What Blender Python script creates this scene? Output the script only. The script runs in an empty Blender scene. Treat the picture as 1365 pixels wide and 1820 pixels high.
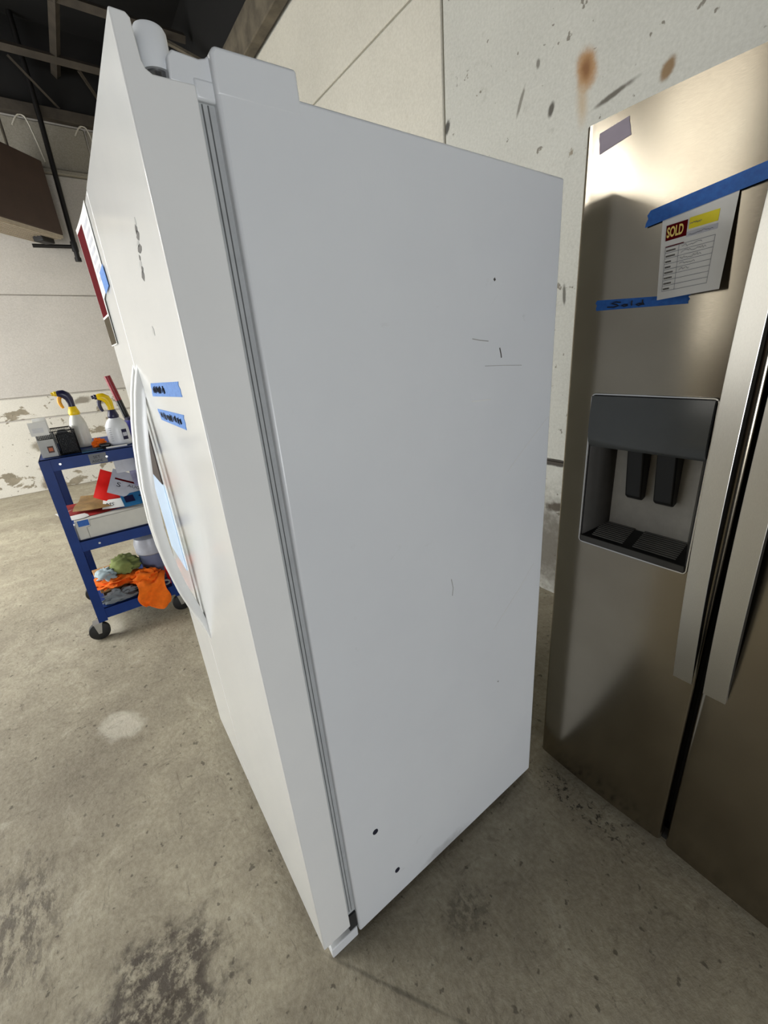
import bpy, bmesh, math, random
from mathutils import Vector, Matrix, noise
random.seed(7)
scene = bpy.context.scene
COL = scene.collection

# ------------------------------------------------------------------ camera
cam_d = bpy.data.cameras.new('camera'); cam = bpy.data.objects.new('camera', cam_d); COL.objects.link(cam)
F_PX = 745.315
cam_d.sensor_fit = 'VERTICAL'; cam_d.sensor_height = 36.0
cam_d.lens = F_PX / 1820 * 36.0
cam_d.shift_x = -30.59 / 1820; cam_d.shift_y = -7.19 / 1820
cam_d.clip_start = 0.02
YAW, PITCH, ROLL = -0.9419, -0.3602, -0.0692
fwd = Vector((math.sin(YAW)*math.cos(PITCH), math.cos(YAW)*math.cos(PITCH), math.sin(PITCH)))
rgt = Vector((math.cos(YAW), -math.sin(YAW), 0)); upv = rgt.cross(fwd)
r2 = rgt*math.cos(ROLL) + upv*math.sin(ROLL); u2 = -rgt*math.sin(ROLL) + upv*math.cos(ROLL)
cam.matrix_world = Matrix(((r2.x, u2.x, -fwd.x, 0.6281), (r2.y, u2.y, -fwd.y, -0.1320), (r2.z, u2.z, -fwd.z, 1.4278), (0, 0, 0, 1)))
scene.camera = cam

# ------------------------------------------------------------------ world and large lights
world = bpy.data.worlds.new('world'); scene.world = world; world.use_nodes = True
world.node_tree.nodes['Background'].inputs[0].default_value = (0.85, 0.92, 1.0, 1)
world.node_tree.nodes['Background'].inputs[1].default_value = 0.5
def area(name, loc, target, sx, sy, power, col):
    l = bpy.data.lights.new(name, 'AREA'); l.shape = 'RECTANGLE'; l.size = sx; l.size_y = sy; l.energy = power; l.color = col
    o = bpy.data.objects.new(name, l); COL.objects.link(o); o.location = loc
    o.rotation_euler = (Vector(target)-Vector(loc)).to_track_quat('-Z', 'Y').to_euler()
    return o
# daylight through the roll-up door opening in the front wall and an open doorway in the right wall
area('daylight_door', (-3.7, -4.3, 1.55), (-3.7, 0, 1.55), 2.8, 2.9, 200, (0.93, 0.97, 1.0))
area('daylight_doorway', (7.30, -1.3, 0.85), (0, -1.3, 0.85), 2.6, 1.6, 190, (0.93, 0.96, 1.0))
area('added_reflection_light', (-1.75, -4.32, 2.75), (-1.75, 0, 2.75), 1.5, 3.0, 40, (1.0, 0.97, 0.90))  # added soft light, put in for a broad bright reflection in the steel
LAMPS = [(-3.5, -2.0), (-4.4, -3.3), (-3.2, -3.7)]     # ceiling strip lights, built further down
LAMP_Z = 3.35; LAMP_POWER = 44; LAMP_COL = (1.0, 0.985, 0.96)
scene.view_settings.view_transform = 'Standard'; scene.view_settings.look = 'None'
scene.view_settings.exposure = 0.30; scene.view_settings.gamma = 1.0; scene.view_settings.use_curve_mapping = False

# ------------------------------------------------------------------ helpers
def lin(r, g, b):
    f = lambda c: (c/255/12.92) if c/255 <= .04045 else ((c/255+.055)/1.055)**2.4
    return (f(r), f(g), f(b), 1)
class NT:
    def __init__(s, name):
        s.m = bpy.data.materials.new(name); s.m.use_nodes = True; s.t = s.m.node_tree; s.n = s.t.nodes
        s.b = s.n['Principled BSDF']; s._co = None
    def node(s, typ, **kw):
        n = s.n.new(typ)
        for k, v in kw.items():
            if k.startswith('i_'): n.inputs[k[2:].replace('_', ' ')].default_value = v
            else: setattr(n, k, v)
        return n
    def link(s, a, b): s.t.links.new(a, b)
    @property
    def co(s):
        if s._co is None: s._co = s.node('ShaderNodeTexCoord').outputs['Object']
        return s._co
    def mapped(s, scale=(1, 1, 1), loc=(0, 0, 0)):
        m = s.node('ShaderNodeMapping'); m.inputs['Scale'].default_value = scale; m.inputs['Location'].default_value = loc
        s.link(s.co, m.inputs['Vector']); return m.outputs[0]
    def noise(s, scale, detail=5, rough=.6, vec=None, dist=0):
        n = s.node('ShaderNodeTexNoise'); n.inputs['Scale'].default_value = scale; n.inputs['Detail'].default_value = detail
        n.inputs['Roughness'].default_value = rough; n.inputs['Distortion'].default_value = dist
        s.link(vec if vec is not None else s.co, n.inputs['Vector']); return n.outputs['Fac']
    def ramp(s, fac, stops, interp='LINEAR'):
        r = s.node('ShaderNodeValToRGB'); r.color_ramp.interpolation = interp
        el = r.color_ramp.elements
        while len(el) < len(stops): el.new(.5)
        for e, (p, c) in zip(el, stops):
            e.position = p; e.color = c if not isinstance(c, (int, float)) else (c, c, c, 1)
        s.link(fac, r.inputs[0]); return r.outputs[0]
    def mix(s, fac, a, b, blend='MIX'):
        n = s.node('ShaderNodeMix', data_type='RGBA', blend_type=blend)
        for sock, v in ((n.inputs[0], fac), (n.inputs[6], a), (n.inputs[7], b)):
            if hasattr(v, 'is_linked') or hasattr(v, 'links'): s.link(v, sock)
            else: sock.default_value = v
        return n.outputs[2]
    def math(s, op, a, b=None, c=None):
        n = s.node('ShaderNodeMath', operation=op)
        for i, v in enumerate((a, b, c)):
            if v is None: continue
            if hasattr(v, 'links'): s.link(v, n.inputs[i])
            else: n.inputs[i].default_value = v
        return n.outputs[0]
    def xyz(s):
        n = s.node('ShaderNodeSeparateXYZ'); s.link(s.co, n.inputs[0]); return n.outputs
    def spot(s, cx, cy, rx, ry, soft=.5, axes=(0, 1), rag=.0, ragscale=20, ang=0):
        """1 inside an ellipse, 0 outside, ragged edge"""
        o = s.xyz(); dx = s.math('SUBTRACT', o[axes[0]], cx); dy = s.math('SUBTRACT', o[axes[1]], cy)
        ca, sa = math.cos(ang), math.sin(ang)
        ux = s.math('ADD', s.math('MULTIPLY', dx, ca/rx), s.math('MULTIPLY', dy, sa/rx))
        uy = s.math('ADD', s.math('MULTIPLY', dx, -sa/ry), s.math('MULTIPLY', dy, ca/ry))
        d = s.math('SQRT', s.math('ADD', s.math('MULTIPLY', ux, ux), s.math('MULTIPLY', uy, uy)))
        if rag:
            nz = s.noise(ragscale, 4, .65); d = s.math('ADD', d, s.math('MULTIPLY', s.math('SUBTRACT', nz, .5), rag*2))
        mr = s.node('ShaderNodeMapRange', interpolation_type='SMOOTHSTEP'); s.link(d, mr.inputs[0])
        mr.inputs[1].default_value = 1-soft; mr.inputs[2].default_value = 1+soft*.3; mr.inputs[3].default_value = 1; mr.inputs[4].default_value = 0
        return mr.outputs[0]
    def bump(s, h, strength=.3, dist=.01):
        n = s.node('ShaderNodeBump'); n.inputs['Strength'].default_value = strength; n.inputs['Distance'].default_value = dist
        s.link(h, n.inputs['Height']); s.link(n.outputs[0], s.b.inputs['Normal'])
    def set(s, col=None, rough=None, metal=None, **kw):
        for k, v in (('Base Color', col), ('Roughness', rough), ('Metallic', metal)):
            if v is None: continue
            if hasattr(v, 'links'): s.link(v, s.b.inputs[k])
            else: s.b.inputs[k].default_value = v
        for k, v in kw.items(): s.b.inputs[k.replace('_', ' ')].default_value = v
        return s.m
def simple(name, rgb, rough=.5, metal=0, var=.08, scale=30, bump=0, **kw):
    t = NT(name); c = lin(*rgb)
    n = t.noise(scale, 3)
    lo = tuple(x*(1-var) for x in c[:3])+(1,); hi = tuple(min(1, x*(1+var)) for x in c[:3])+(1,)
    col = t.ramp(n, [(.3, lo), (.7, hi)])
    if bump: t.bump(t.noise(scale*2, 4), bump, .004)
    return t.set(col, rough, metal, **kw)

class MB:
    def __init__(s): s.v = []; s.f = []
    def add(s, vs, fs):
        o = len(s.v); s.v += [tuple(v) for v in vs]; s.f += [tuple(i+o for i in f) for f in fs]; return s
    def box(s, x0, x1, y0, y1, z0, z1):
        return s.add([(x, y, z) for z in (z0, z1) for y in (y0, y1) for x in (x0, x1)],
                     [(0, 2, 3, 1), (4, 5, 7, 6), (0, 1, 5, 4), (2, 6, 7, 3), (0, 4, 6, 2), (1, 3, 7, 5)])
    def prism(s, poly, axis, a, b):
        """poly in the two other axes (order x,y,z without axis)"""
        def P(p, t):
            q = list(p); q.insert(axis, t); return tuple(q)
        n = len(poly)
        return s.add([P(p, a) for p in poly]+[P(p, b) for p in poly],
                     [tuple(range(n-1, -1, -1)), tuple(range(n, 2*n))]+[(i, (i+1) % n, n+(i+1) % n, n+i) for i in range(n)])
    def tube(s, pts, r, seg=8, cap=True, flat=None):
        pts = [Vector(p) for p in pts]; n = len(pts); rings = []
        rr = r if isinstance(r, (list, tuple)) else [r]*n
        prev = None
        for i, p in enumerate(pts):
            t = (pts[min(i+1, n-1)]-pts[max(i-1, 0)]).normalized()
            if prev is None:
                ref = Vector((0, 0, 1)) if abs(t.z) < .9 else Vector((1, 0, 0))
                a = t.cross(ref).normalized()
            else:
                a = (prev-t*prev.dot(t)).normalized()
            prev = a; b = t.cross(a)
            rings.append([p+a*math.cos(k*2*math.pi/seg)*rr[i]+b*math.sin(k*2*math.pi/seg)*rr[i] for k in range(seg)])
        vs = [v for R in rings for v in R]
        fs = [(i*seg+k, i*seg+(k+1) % seg, (i+1)*seg+(k+1) % seg, (i+1)*seg+k) for i in range(n-1) for k in range(seg)]
        if cap: fs += [tuple(range(seg-1, -1, -1)), tuple(range((n-1)*seg, n*seg))]
        return s.add(vs, fs)
    def lathe(s, prof, c=(0, 0, 0), seg=24, sx=1, sy=1):
        vs = []; n = len(prof)
        for r, z in prof:
            for k in range(seg):
                a = k*2*math.pi/seg; vs.append((c[0]+r*math.cos(a)*sx, c[1]+r*math.sin(a)*sy, c[2]+z))
        fs = [(i*seg+k, i*seg+(k+1) % seg, (i+1)*seg+(k+1) % seg, (i+1)*seg+k) for i in range(n-1) for k in range(seg)]
        fs += [tuple(range(seg-1, -1, -1)), tuple(range((n-1)*seg, n*seg))]
        return s.add(vs, fs)
    def grid(s, fn, nu, nv, thick=0):
        """surface fn(u,v); thick gives a solid sheet along the normal"""
        P = [[Vector(fn(i/nu, j/nv)) for j in range(nv+1)] for i in range(nu+1)]
        vs = [p for row in P for p in row]; w = nv+1
        fs = [(i*w+j, (i+1)*w+j, (i+1)*w+j+1, i*w+j+1) for i in range(nu) for j in range(nv)]
        if thick:
            N = []
            for i in range(nu+1):
                for j in range(nv+1):
                    du = P[min(i+1, nu)][j]-P[max(i-1, 0)][j]; dv = P[i][min(j+1, nv)]-P[i][max(j-1, 0)]
                    nn = du.cross(dv); N.append(nn.normalized() if nn.length > 1e-12 else Vector((0, 0, 1)))
            o = len(vs); vs2 = [v-n_*thick for v, n_ in zip(vs, N)]
            fs2 = [tuple(x+o for x in reversed(f)) for f in fs]
            rim = [i*w for i in range(nu+1)]+[nu*w+j for j in range(1, nv+1)]+[i*w+nv for i in range(nu-1, -1, -1)]+[j for j in range(nv-1, 0, -1)]
            fs3 = [(rim[k], rim[k]+o, rim[(k+1) % len(rim)]+o, rim[(k+1) % len(rim)]) for k in range(len(rim))]
            vs += vs2; fs += fs2+fs3
        return s.add(vs, fs)
    def build(s, name, mat, parent=None, smooth=None, bevel=0, seg=2, subsurf=0):
        me = bpy.data.meshes.new(name); me.from_pydata([tuple(v) for v in s.v], [], s.f); me.validate()
        bm = bmesh.new(); bm.from_mesh(me); bmesh.ops.recalc_face_normals(bm, faces=bm.faces[:]); bm.to_mesh(me); bm.free()
        me.materials.append(mat)
        o = bpy.data.objects.new(name, me); COL.objects.link(o)
        if parent is not None: o.parent = parent; o.matrix_parent_inverse = Matrix.Identity(4)
        if smooth is not None or bevel:
            me.polygons.foreach_set('use_smooth', [True]*len(me.polygons))
            me.set_sharp_from_angle(angle=math.radians(smooth if smooth is not None else 35))
        if bevel:
            b = o.modifiers.new('bevel', 'BEVEL'); b.width = bevel; b.segments = seg; b.limit_method = 'ANGLE'; b.angle_limit = math.radians(40); b.harden_normals = False
        if subsurf:
            m = o.modifiers.new('sub', 'SUBSURF'); m.levels = subsurf; m.render_levels = subsurf
        return o
def tag(o, label=None, cat=None, group=None, kind=None):
    for k, v in (('label', label), ('category', cat), ('group', group), ('kind', kind)):
        if v: o[k] = v
    return o
def empty(name, loc=(0, 0, 0), rz=0):
    o = bpy.data.objects.new(name, None); COL.objects.link(o); o.location = loc; o.rotation_euler.z = rz; o.empty_display_size = .05
    return o
def fbm(p, s=1.0, o=4):
    return noise.fractal(Vector(p)*s, 1.0, 2.0, o)
def text_mesh(mb, body, size, place, bold=0.0):
    """letters as flat filled faces, mapped by place(u, v) -> 3D"""
    cu = bpy.data.curves.new('t', 'FONT'); cu.body = body; cu.size = size; cu.offset = bold; cu.resolution_u = 3
    ob = bpy.data.objects.new('t', cu); COL.objects.link(ob); dg = bpy.context.evaluated_depsgraph_get(); dg.update()
    me = ob.evaluated_get(dg).to_mesh()
    mb.add([place(v.co.x, v.co.y) for v in me.vertices], [tuple(p.vertices) for p in me.polygons])
    ob.evaluated_get(dg).to_mesh_clear(); bpy.data.objects.remove(ob); bpy.data.curves.remove(cu)

# ------------------------------------------------------------------ surface materials
def mat_floor():
    t = NT('concrete_floor')
    big = t.noise(1.1, 6, .62, dist=.4); mid = t.noise(7, 8, .7, dist=.6); fine = t.noise(60, 6, .7)
    col = t.ramp(big, [(.28, lin(126, 117, 96)), (.5, lin(158, 149, 126)), (.72, lin(185, 177, 152))])
    col = t.mix(t.math('MULTIPLY', t.ramp(mid, [(.42, 0.0), (.62, 1.0)]), .45), col, lin(116, 106, 90))
    col = t.mix(t.math('MULTIPLY', t.ramp(mid, [(.28, 1.0), (.42, 0.0)]), .5), col, lin(196, 189, 170))
    col = t.mix(.25, col, t.ramp(fine, [(.3, lin(90, 82, 68)), (.7, lin(205, 198, 180))]))
    # trowel scratches, long and thin
    sc = t.noise(9, 5, .7, vec=t.mapped((1.0, 5.0, 1), (3, 1, 0)), dist=1.2)
    col = t.mix(t.math('MULTIPLY', t.ramp(sc, [(.60, 0.0), (.68, 1.0)]), .45), col, lin(88, 80, 67))
    pits = t.noise(34, 3, .5)
    col = t.mix(t.math('MULTIPLY', t.ramp(pits, [(.655, 0.0), (.70, 1.0)]), .7), col, lin(70, 62, 50))
    pale = t.spot(-1.235, -.34, .115, .075, .4, rag=.5, ragscale=14, ang=.5)
    col = t.mix(t.math('MULTIPLY', pale, .6), col, lin(206, 200, 184))
    blk = t.spot(-2.12, -.285, .13, .045, .7, rag=.4, ragscale=16)
    col = t.mix(t.math('MULTIPLY', blk, .4), col, lin(214, 208, 192))
    st = t.spot(-.20, -.36, .17, .20, .6, rag=1.0, ragscale=14)
    stn = t.math('MULTIPLY', st, t.ramp(t.noise(26, 6, .75), [(.40, 0.0), (.53, 1.0)]))
    col = t.mix(t.math('MULTIPLY', stn, .9), col, lin(58, 48, 38))
    st2 = t.spot(-.62, -.63, .22, .12, .7, rag=.9, ragscale=18)
    stn2 = t.math('MULTIPLY', st2, t.ramp(t.noise(30, 6, .75, vec=t.mapped((.6, 1.6, 1))), [(.46, 0.0), (.56, 1.0)]))
    col = t.mix(t.math('MULTIPLY', stn2, .75), col, lin(72, 62, 50))
    st3 = t.spot(.145, .345, .06, .075, .5, rag=.6, ragscale=40)
    stn3 = t.math('MULTIPLY', st3, t.ramp(t.noise(45, 5, .7), [(.42, 0.0), (.55, 1.0)]))
    col = t.mix(t.math('MULTIPLY', stn3, .45), col, lin(40, 34, 26))
    br = t.spot(-1.0, -.45, .35, .2, .8, rag=.8, ragscale=6)
    col = t.mix(t.math('MULTIPLY', br, .3), col, lin(104, 94, 80))
    ck = t.spot(.17, .125, .26, .006, .9, rag=1.3, ragscale=9, ang=.56)
    col = t.mix(t.math('MULTIPLY', ck, .55), col, lin(52, 46, 36))
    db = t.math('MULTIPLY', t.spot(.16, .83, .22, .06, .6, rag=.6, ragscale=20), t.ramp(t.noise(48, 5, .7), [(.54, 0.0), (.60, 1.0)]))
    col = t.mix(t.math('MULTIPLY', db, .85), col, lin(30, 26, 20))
    sc2 = t.noise(5, 7, .75, vec=t.mapped((2.4, 1.0, 1), (7, 2, 0)), dist=2.0)
    col = t.mix(t.math('MULTIPLY', t.ramp(sc2, [(.57, 0.0), (.66, 1.0)]), .38), col, lin(84, 75, 60))
    t.bump(t.math('ADD', mid, t.math('MULTIPLY', fine, .6)), .5, .008)
    return t.set(col, t.ramp(mid, [(.3, .55), (.7, .85)]))
def mat_wall(name, base, dark, chips, zmax=9, axes=(0, 2), stains=(), chipscale=5, soft=.03):
    t = NT(name)
    big = t.noise(1.3, 5, .6); mid = t.noise(9, 7, .7, dist=.3); fine = t.noise(80, 4, .6)
    col = t.ramp(big, [(.3, tuple(x*.86 for x in base[:3])+(1,)), (.7, base)])
    col = t.mix(.12, col, t.ramp(fine, [(.3, lin(120, 115, 105)), (.7, lin(240, 238, 230))]))
    col = t.mix(t.math('MULTIPLY', t.ramp(mid, [(.60, 0.0), (.72, 1.0)]), .25), col, dark)
    if chips:
        cn = t.noise(chipscale, 6, .6, vec=t.mapped((1, 1, 1.6)), dist=.5)
        m = t.ramp(cn, [(chips, 0.0), (chips+.02, 1.0)])
        z = t.xyz()[2]
        mr = t.node('ShaderNodeMapRange'); t.link(z, mr.inputs[0]); mr.inputs[1].default_value = zmax; mr.inputs[2].default_value = zmax+.05
        mr.inputs[3].default_value = 1; mr.inputs[4].default_value = 0
        m = t.math('MULTIPLY', m, mr.outputs[0])
        col = t.mix(m, col, t.ramp(mid, [(.3, dark), (.7, tuple(x*1.7 for x in dark[:3])+(1,))]))
        sp = t.ramp(t.noise(22, 3, .5), [(.69, 0.0), (.72, 1.0)])
        col = t.mix(t.math('MULTIPLY', t.math('MULTIPLY', sp, mr.outputs[0]), .8), col, tuple(x*.8 for x in dark[:3])+(1,))
    for (cx, cy, rx, ry, soft_, rag, c, k, ang) in stains:
        col = t.mix(t.math('MULTIPLY', t.spot(cx, cy, rx, ry, soft_, axes, rag, 14, ang), k), col, c)
    t.bump(t.math('ADD', mid, t.math('MULTIPLY', fine, .4)), .25, .006)
    return t.set(col, .75)
M = {}
M['floor'] = mat_floor()
rust = lin(140, 96, 48); dk = lin(92, 84, 72)
M['wall_back'] = mat_wall('painted_concrete', lin(192, 191, 182), lin(112, 104, 90), .685, 9, (0, 2), [
    (-.628, 2.43, .050, .085, .6, .5, lin(158, 116, 66), .9, .15), (-.628, 2.43, .026, .045, .8, .5, lin(112, 70, 30), .8, .15), (-.635, 2.33, .03, .09, 1.0, .3, lin(170, 140, 96), .6, .1),
    (-.305, 2.30, .026, .042, .5, .5, lin(122, 92, 50), .9, -.5), (-.50, 2.305, .10, .012, .6, .5, lin(70, 62, 50), .85, .18),
    (-.782, 2.362, .016, .032, .5, .4, lin(60, 55, 46), .9, -.3), (-1.434, 2.53, .02, .035, .5, .6, lin(40, 36, 30), .9, -.4),
    (-.655, .80, .12, .02, .4, .4, lin(45, 36, 26), .95, 0), (-.64, .30, .3, .35, .8, .6, lin(70, 60, 46), .8, 0),
    (-.66, 1.62, .01, .05, .5, .4, lin(60, 54, 44), .8, .1), (-.62, .55, .09, .03, .5, .7, lin(64, 54, 40), .9, .2),
    (-.95, 2.45, .01, .06, .5, .5, lin(90, 84, 72), .7, -.4), (-.86, 2.55, .012, .02, .5, .4, lin(70, 64, 52), .7, 0)], 4)
M['wall_smooth'] = mat_wall('smooth_painted_concrete', lin(203, 198, 184), lin(170, 160, 142), 0)
M['wall_left'] = mat_wall('cream_painted_wall', lin(178, 172, 164), lin(178, 168, 150), 0)
M['wall_left_low'] = mat_wall('flaking_cream_wall', lin(198, 193, 181), lin(112, 104, 88), .60, 1.3, (1, 2), [
    (-.62, .57, .11, .09, .4, .5, lin(120, 112, 96), .9, 0), (-.60, .30, .16, .035, .4, .5, lin(110, 100, 84), .9, .1),
    (-.66, .10, .12, .10, .4, .6, lin(116, 106, 88), .9, .3), (-.05, 1.08, .11, .05, .4, .6, lin(110, 102, 88), .85, .2)], 3.2)
M['wall_plain'] = mat_wall('plain_painted_wall', lin(205, 198, 180), lin(160, 150, 132), 0)
M['wall_shaded'] = mat_wall('shade_toned_block', lin(132, 125, 110), lin(92, 84, 70), 0)  # darker tone paints the light falloff on the high wall
M['wall_bright'] = mat_wall('white_painted_wall', lin(238, 234, 224), lin(200, 192, 178), 0)
M['ceiling'] = simple('dark_roof_deck', (12, 10, 8), .9, var=.3, scale=3)
M['steel_dark'] = simple('dusty_dark_steel', (66, 59, 50), .8, .1, var=.25, scale=8)
M['beam_wood'] = simple('old_timber', (92, 84, 70), .85, var=.35, scale=9, bump=.4)
M['lamp_body'] = simple('white_lamp_sheet', (210, 210, 205), .5)
M['black_pipe'] = simple('black_iron_pipe', (22, 20, 19), .5, .3)
M['heater'] = simple('brown_painted_sheet_metal', (70, 54, 46), .55, .2, var=.1, scale=5)
M['heater_light'] = simple('pale_louvre_metal', (176, 164, 146), .5, .1, var=.1)

# ------------------------------------------------------------------ the room
XL, XR, YB, YF, ZC = -6.45, 7.4, 1.85, -4.4, 4.95
def struct(o): o['kind'] = 'structure'; return o
struct(MB().box(XL-.3, XR+.3, YF-.3, YB+.3, -.12, 0).build('floor', M['floor']))
struct(MB().box(XL-.3, XR+.3, YF-.3, YB+.3, ZC, ZC+.1).build('ceiling', M['ceiling']))
# left wall: courses that meet in recessed joints
wl = struct(MB().box(XL-.25, XL-.012, YF, YB, 0, ZC).build('wall_left', M['wall_left']))
def slab(name, mat, parent, x0, x1, y0, y1, z0, z1, b=.006): return MB().box(x0, x1, y0, y1, z0, z1).build(name, mat, parent, bevel=b, seg=1)
slab('panel', M['wall_left_low'], wl, XL-.02, XL+.012, YF, YB, 0, .905)
slab('panel', M['wall_left_low'], wl, XL-.02, XL+.0, YF, YB, .917, 1.17)
slab('panel', M['wall_left'], wl, XL-.02, XL+.006, YF, YB, 1.182, 2.318)
slab('panel', M['wall_left'], wl, XL-.02, XL+.006, YF, YB, 2.322, 3.58)
slab('ledge', M['wall_shaded'], wl, XL-.02, XL+.05, YF, YB, 3.585, 3.635, .01)
for i, y in enumerate([-1.52, -.75, 0.02, .80]):
    slab('block', M['wall_shaded'], wl, XL-.02, XL+.004, y-.0, y+.77, 3.64, 4.08, .012)
# back wall
wb = struct(MB().box(XL-.25, XR, YB+.012, YB+.25, 0, ZC).build('wall_back', M['wall_back']))
slab('panel', M['wall_smooth'], wb, XL, -1.459, YB-.004, YB+.02, 0, 3.156)
slab('panel', M['wall_smooth'], wb, XL, XR, YB-.008, YB+.02, 3.168, 3.80)
slab('panel', M['wall_back'], wb, -1.452, XR, YB, YB+.02, .815, 3.160)
slab('panel', M['wall_back'], wb, -1.452, XR, YB-.006, YB+.02, 0, .805)
struct(MB().box(XR, XR+.2, YF, YB, 0, ZC).build('wall_right', M['heater']))
wf = struct(MB().box(XL, XR, YF-.2, YF, 0, ZC).build('wall_front', M['wall_bright']))
w1 = struct(MB().box(-2.56, -2.5, YF, YF+.07, 1.19, 4.31).box(-1.0, -.94, YF, YF+.07, 1.19, 4.31).box(-2.5, -1.0, YF, YF+.07, 1.19, 1.25).box(-2.5, -1.0, YF, YF+.07, 4.25, 4.31).build('added_light_frame', M['lamp_body']))  # added frame around the reflection light, an invented window out of view
MB().tube([(-1.55, YF+.10, 1.25), (-1.55, YF+.10, 4.25)], .02, 4).build('light_frame_post', M['steel_dark'], w1)
MB().box(-.94, XR, YF, YF+.03, 0, 3.9).build('dark_panelling', M['heater'], wf)
# the upper walls behind the roof steel carry flat near-black sheets
struct(MB().box(XL+.001, XL+.03, YF, YB, 4.20, ZC).build('trim_3', M['ceiling']))
struct(MB().box(XL+.03, XR, YB-.03, YB-.001, 4.06, ZC).build('trim_4', M['ceiling']))
# ledgers, roof steel
tb = struct(MB().box(XL, XR, YB-.10, YB-.01, 3.815, 4.06).build('trim_1', M['beam_wood'], bevel=.008))
tl = struct(MB().box(XL+.006, XL+.10, YF, YB-.1, 4.09, 4.20).build('trim_2', M['steel_dark'], bevel=.006))
def bar(p, q, w, name, label, cat, group=None, mat='steel_dark'):
    o = MB().tube([p, q], w, 4).build(name, M[mat]); tag(o, label, cat, group); return o
bar((-6.03, YF+.1, 4.5), (-6.03, YB-.11, 4.5), .045, 'roof_beam', 'rusty thin steel beam running parallel to the far left wall', 'beam')
bar((XL+.02, .66, 4.54), (3.9, .66, 4.54), .045, 'roof_beam', 'rusty thin steel beam crossing at right angles over the first', 'beam')
bar((-5.15, YF+.1, 4.55), (-5.15, YB-.11, 4.55), .045, 'roof_beam', 'faint steel beam at the top edge of the picture, left of the white refrigerator', 'beam')
bar((-6.1, .85, 4.48), (-6.42, 1.07, 4.30), .02, 'roof_brace', 'thin diagonal brace under the roof beam beside the white refrigerator', 'brace')
bar((-6.10, .25, 4.46), (-6.40, .60, 4.22), .016, 'roof_brace', 'thin dark diagonal brace below the crossing of the beams', 'brace')
bar((-5.6, 1.3, 4.8), (-4.6, 1.70, 4.12), .02, 'roof_brace', 'pale worn timber brace in the dark roof corner above the back wall', 'brace', mat='beam_wood')

# strip lights hung from the roof, out of the picture but reflected in the steel door
for i, (x, y) in enumerate(LAMPS):
    root = empty('strip_light', (x, y, LAMP_Z))
    MB().box(-.16, .16, -.62, .62, .012, .07).build('housing', M['lamp_body'], root)
    for s in (-1, 1): MB().tube([(0, s*.5, .07), (0, s*.5, ZC-LAMP_Z)], .006, 6).build('hanger', M['steel_dark'], root)
    l = bpy.data.lights.new('tube_light', 'AREA'); l.shape = 'RECTANGLE'; l.size = .3; l.size_y = 1.2; l.energy = LAMP_POWER; l.color = LAMP_COL
    lo = bpy.data.objects.new('tube_light', l); COL.objects.link(lo); lo.parent = root
    tag(root, ['strip light hanging nearest the far left wall and the cart', 'strip light hanging deepest in the left aisle', 'strip light hanging by the front wall beside the added light'][i], 'lamp', 'ceiling strip lights')

# unit heater in the corner of the left wall, pipes and cables
hr = empty('unit_heater', (-6.12, .27, 2.87), math.atan2(-.664, .747))
MB().box(0, 1.35, -.38, 0, .03, .73).build('casing', M['heater'], hr, bevel=.01)
MB().box(.01, 1.34, -.375, -.005, 0, .03).build('bottom_frame', M['heater_light'], hr)
for k in range(9): MB().box(.03, 1.32, -.355+k*.04, -.338+k*.04, -.012, .004).build('louvre', M['heater_light'], hr)
MB().box(.06, .22, -.2, -.08, -.06, 0).build('gas_valve', M['black_pipe'], hr, bevel=.01)
for x in (.15, 1.2): MB().tube([(x, -.2, .73), (x, -.2, ZC-2.87)], .008, 6).build('hanger', M['steel_dark'], hr)
tag(hr, 'dark brown unit heater with pale slatted underside hung by the far left wall', 'heater')
pr = empty('iron_pipe', (-6.33, .355, 2.69))
MB().tube([(0, 0, 0), (0, .03, 1.35), (0, .03, ZC-2.7)], .026, 10).build('drop_pipe', M['black_pipe'], pr, smooth=40)
MB().tube([(0, 0, .145), (0, -.40, .13)], .02, 10).build('branch_pipe', M['black_pipe'], pr, smooth=40)
MB().lathe([(.034, -.05), (.034, .05)], (0, 0, .145), 12).build('tee_fitting', M['black_pipe'], pr, smooth=40)
MB().lathe([(.034, 0), (.034, .04)], (0, 0, -.01), 12).build('end_cap', M['black_pipe'], pr, smooth=40)
tag(pr, 'black iron pipe dropping down the far left wall with a side branch', 'pipe')
M['cable'] = simple('pale_cable', (190, 184, 170), .6)
for i, (y, dz) in enumerate(((.22, .0), (.78, .0))):
    pts = [(XL+.06, y-.10+.2*k/12, 3.98+.11*math.sin(math.pi*k/12)-(.30*max(0, (k-8)/4)**1.5)) for k in range(13)]
    tag(MB().tube(pts, .008, 6).build('cable', M['cable'], smooth=60), ['pale looped cable high on the left wall above the heater', 'pale looped cable high on the left wall next to the white refrigerator'][i], 'cable', 'cables under the roof ledge')

# ------------------------------------------------------------------ white refrigerator
t = NT('white_enamel')
v = t.noise(260, 2, .5)
t.bump(v, .10, .0008)
dirt = t.noise(2.2, 5, .6); col = t.ramp(dirt, [(.3, lin(218, 221, 224)), (.7, lin(224, 227, 229))])
lowdirt = t.noise(14, 6, .7, dist=.6)
col = t.mix(t.math('MULTIPLY', t.ramp(lowdirt, [(.66, 0.0), (.80, 1.0)]), .25), col, lin(150, 146, 138))
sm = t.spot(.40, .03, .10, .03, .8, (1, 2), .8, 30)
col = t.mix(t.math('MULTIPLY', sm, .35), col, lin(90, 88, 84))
M['enamel'] = t.set(col, .30)
t = NT('white_gloss_door')
d2 = t.noise(3, 5, .6); col = t.ramp(d2, [(.3, lin(229, 230, 229)), (.7, lin(235, 236, 234))])
t.bump(t.noise(5, 2, .4), .04, .004)
M['door_white'] = t.set(col, .16)
M['handle_white'] = simple('white_plastic_handle', (228, 229, 227), .22, var=.02)
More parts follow.
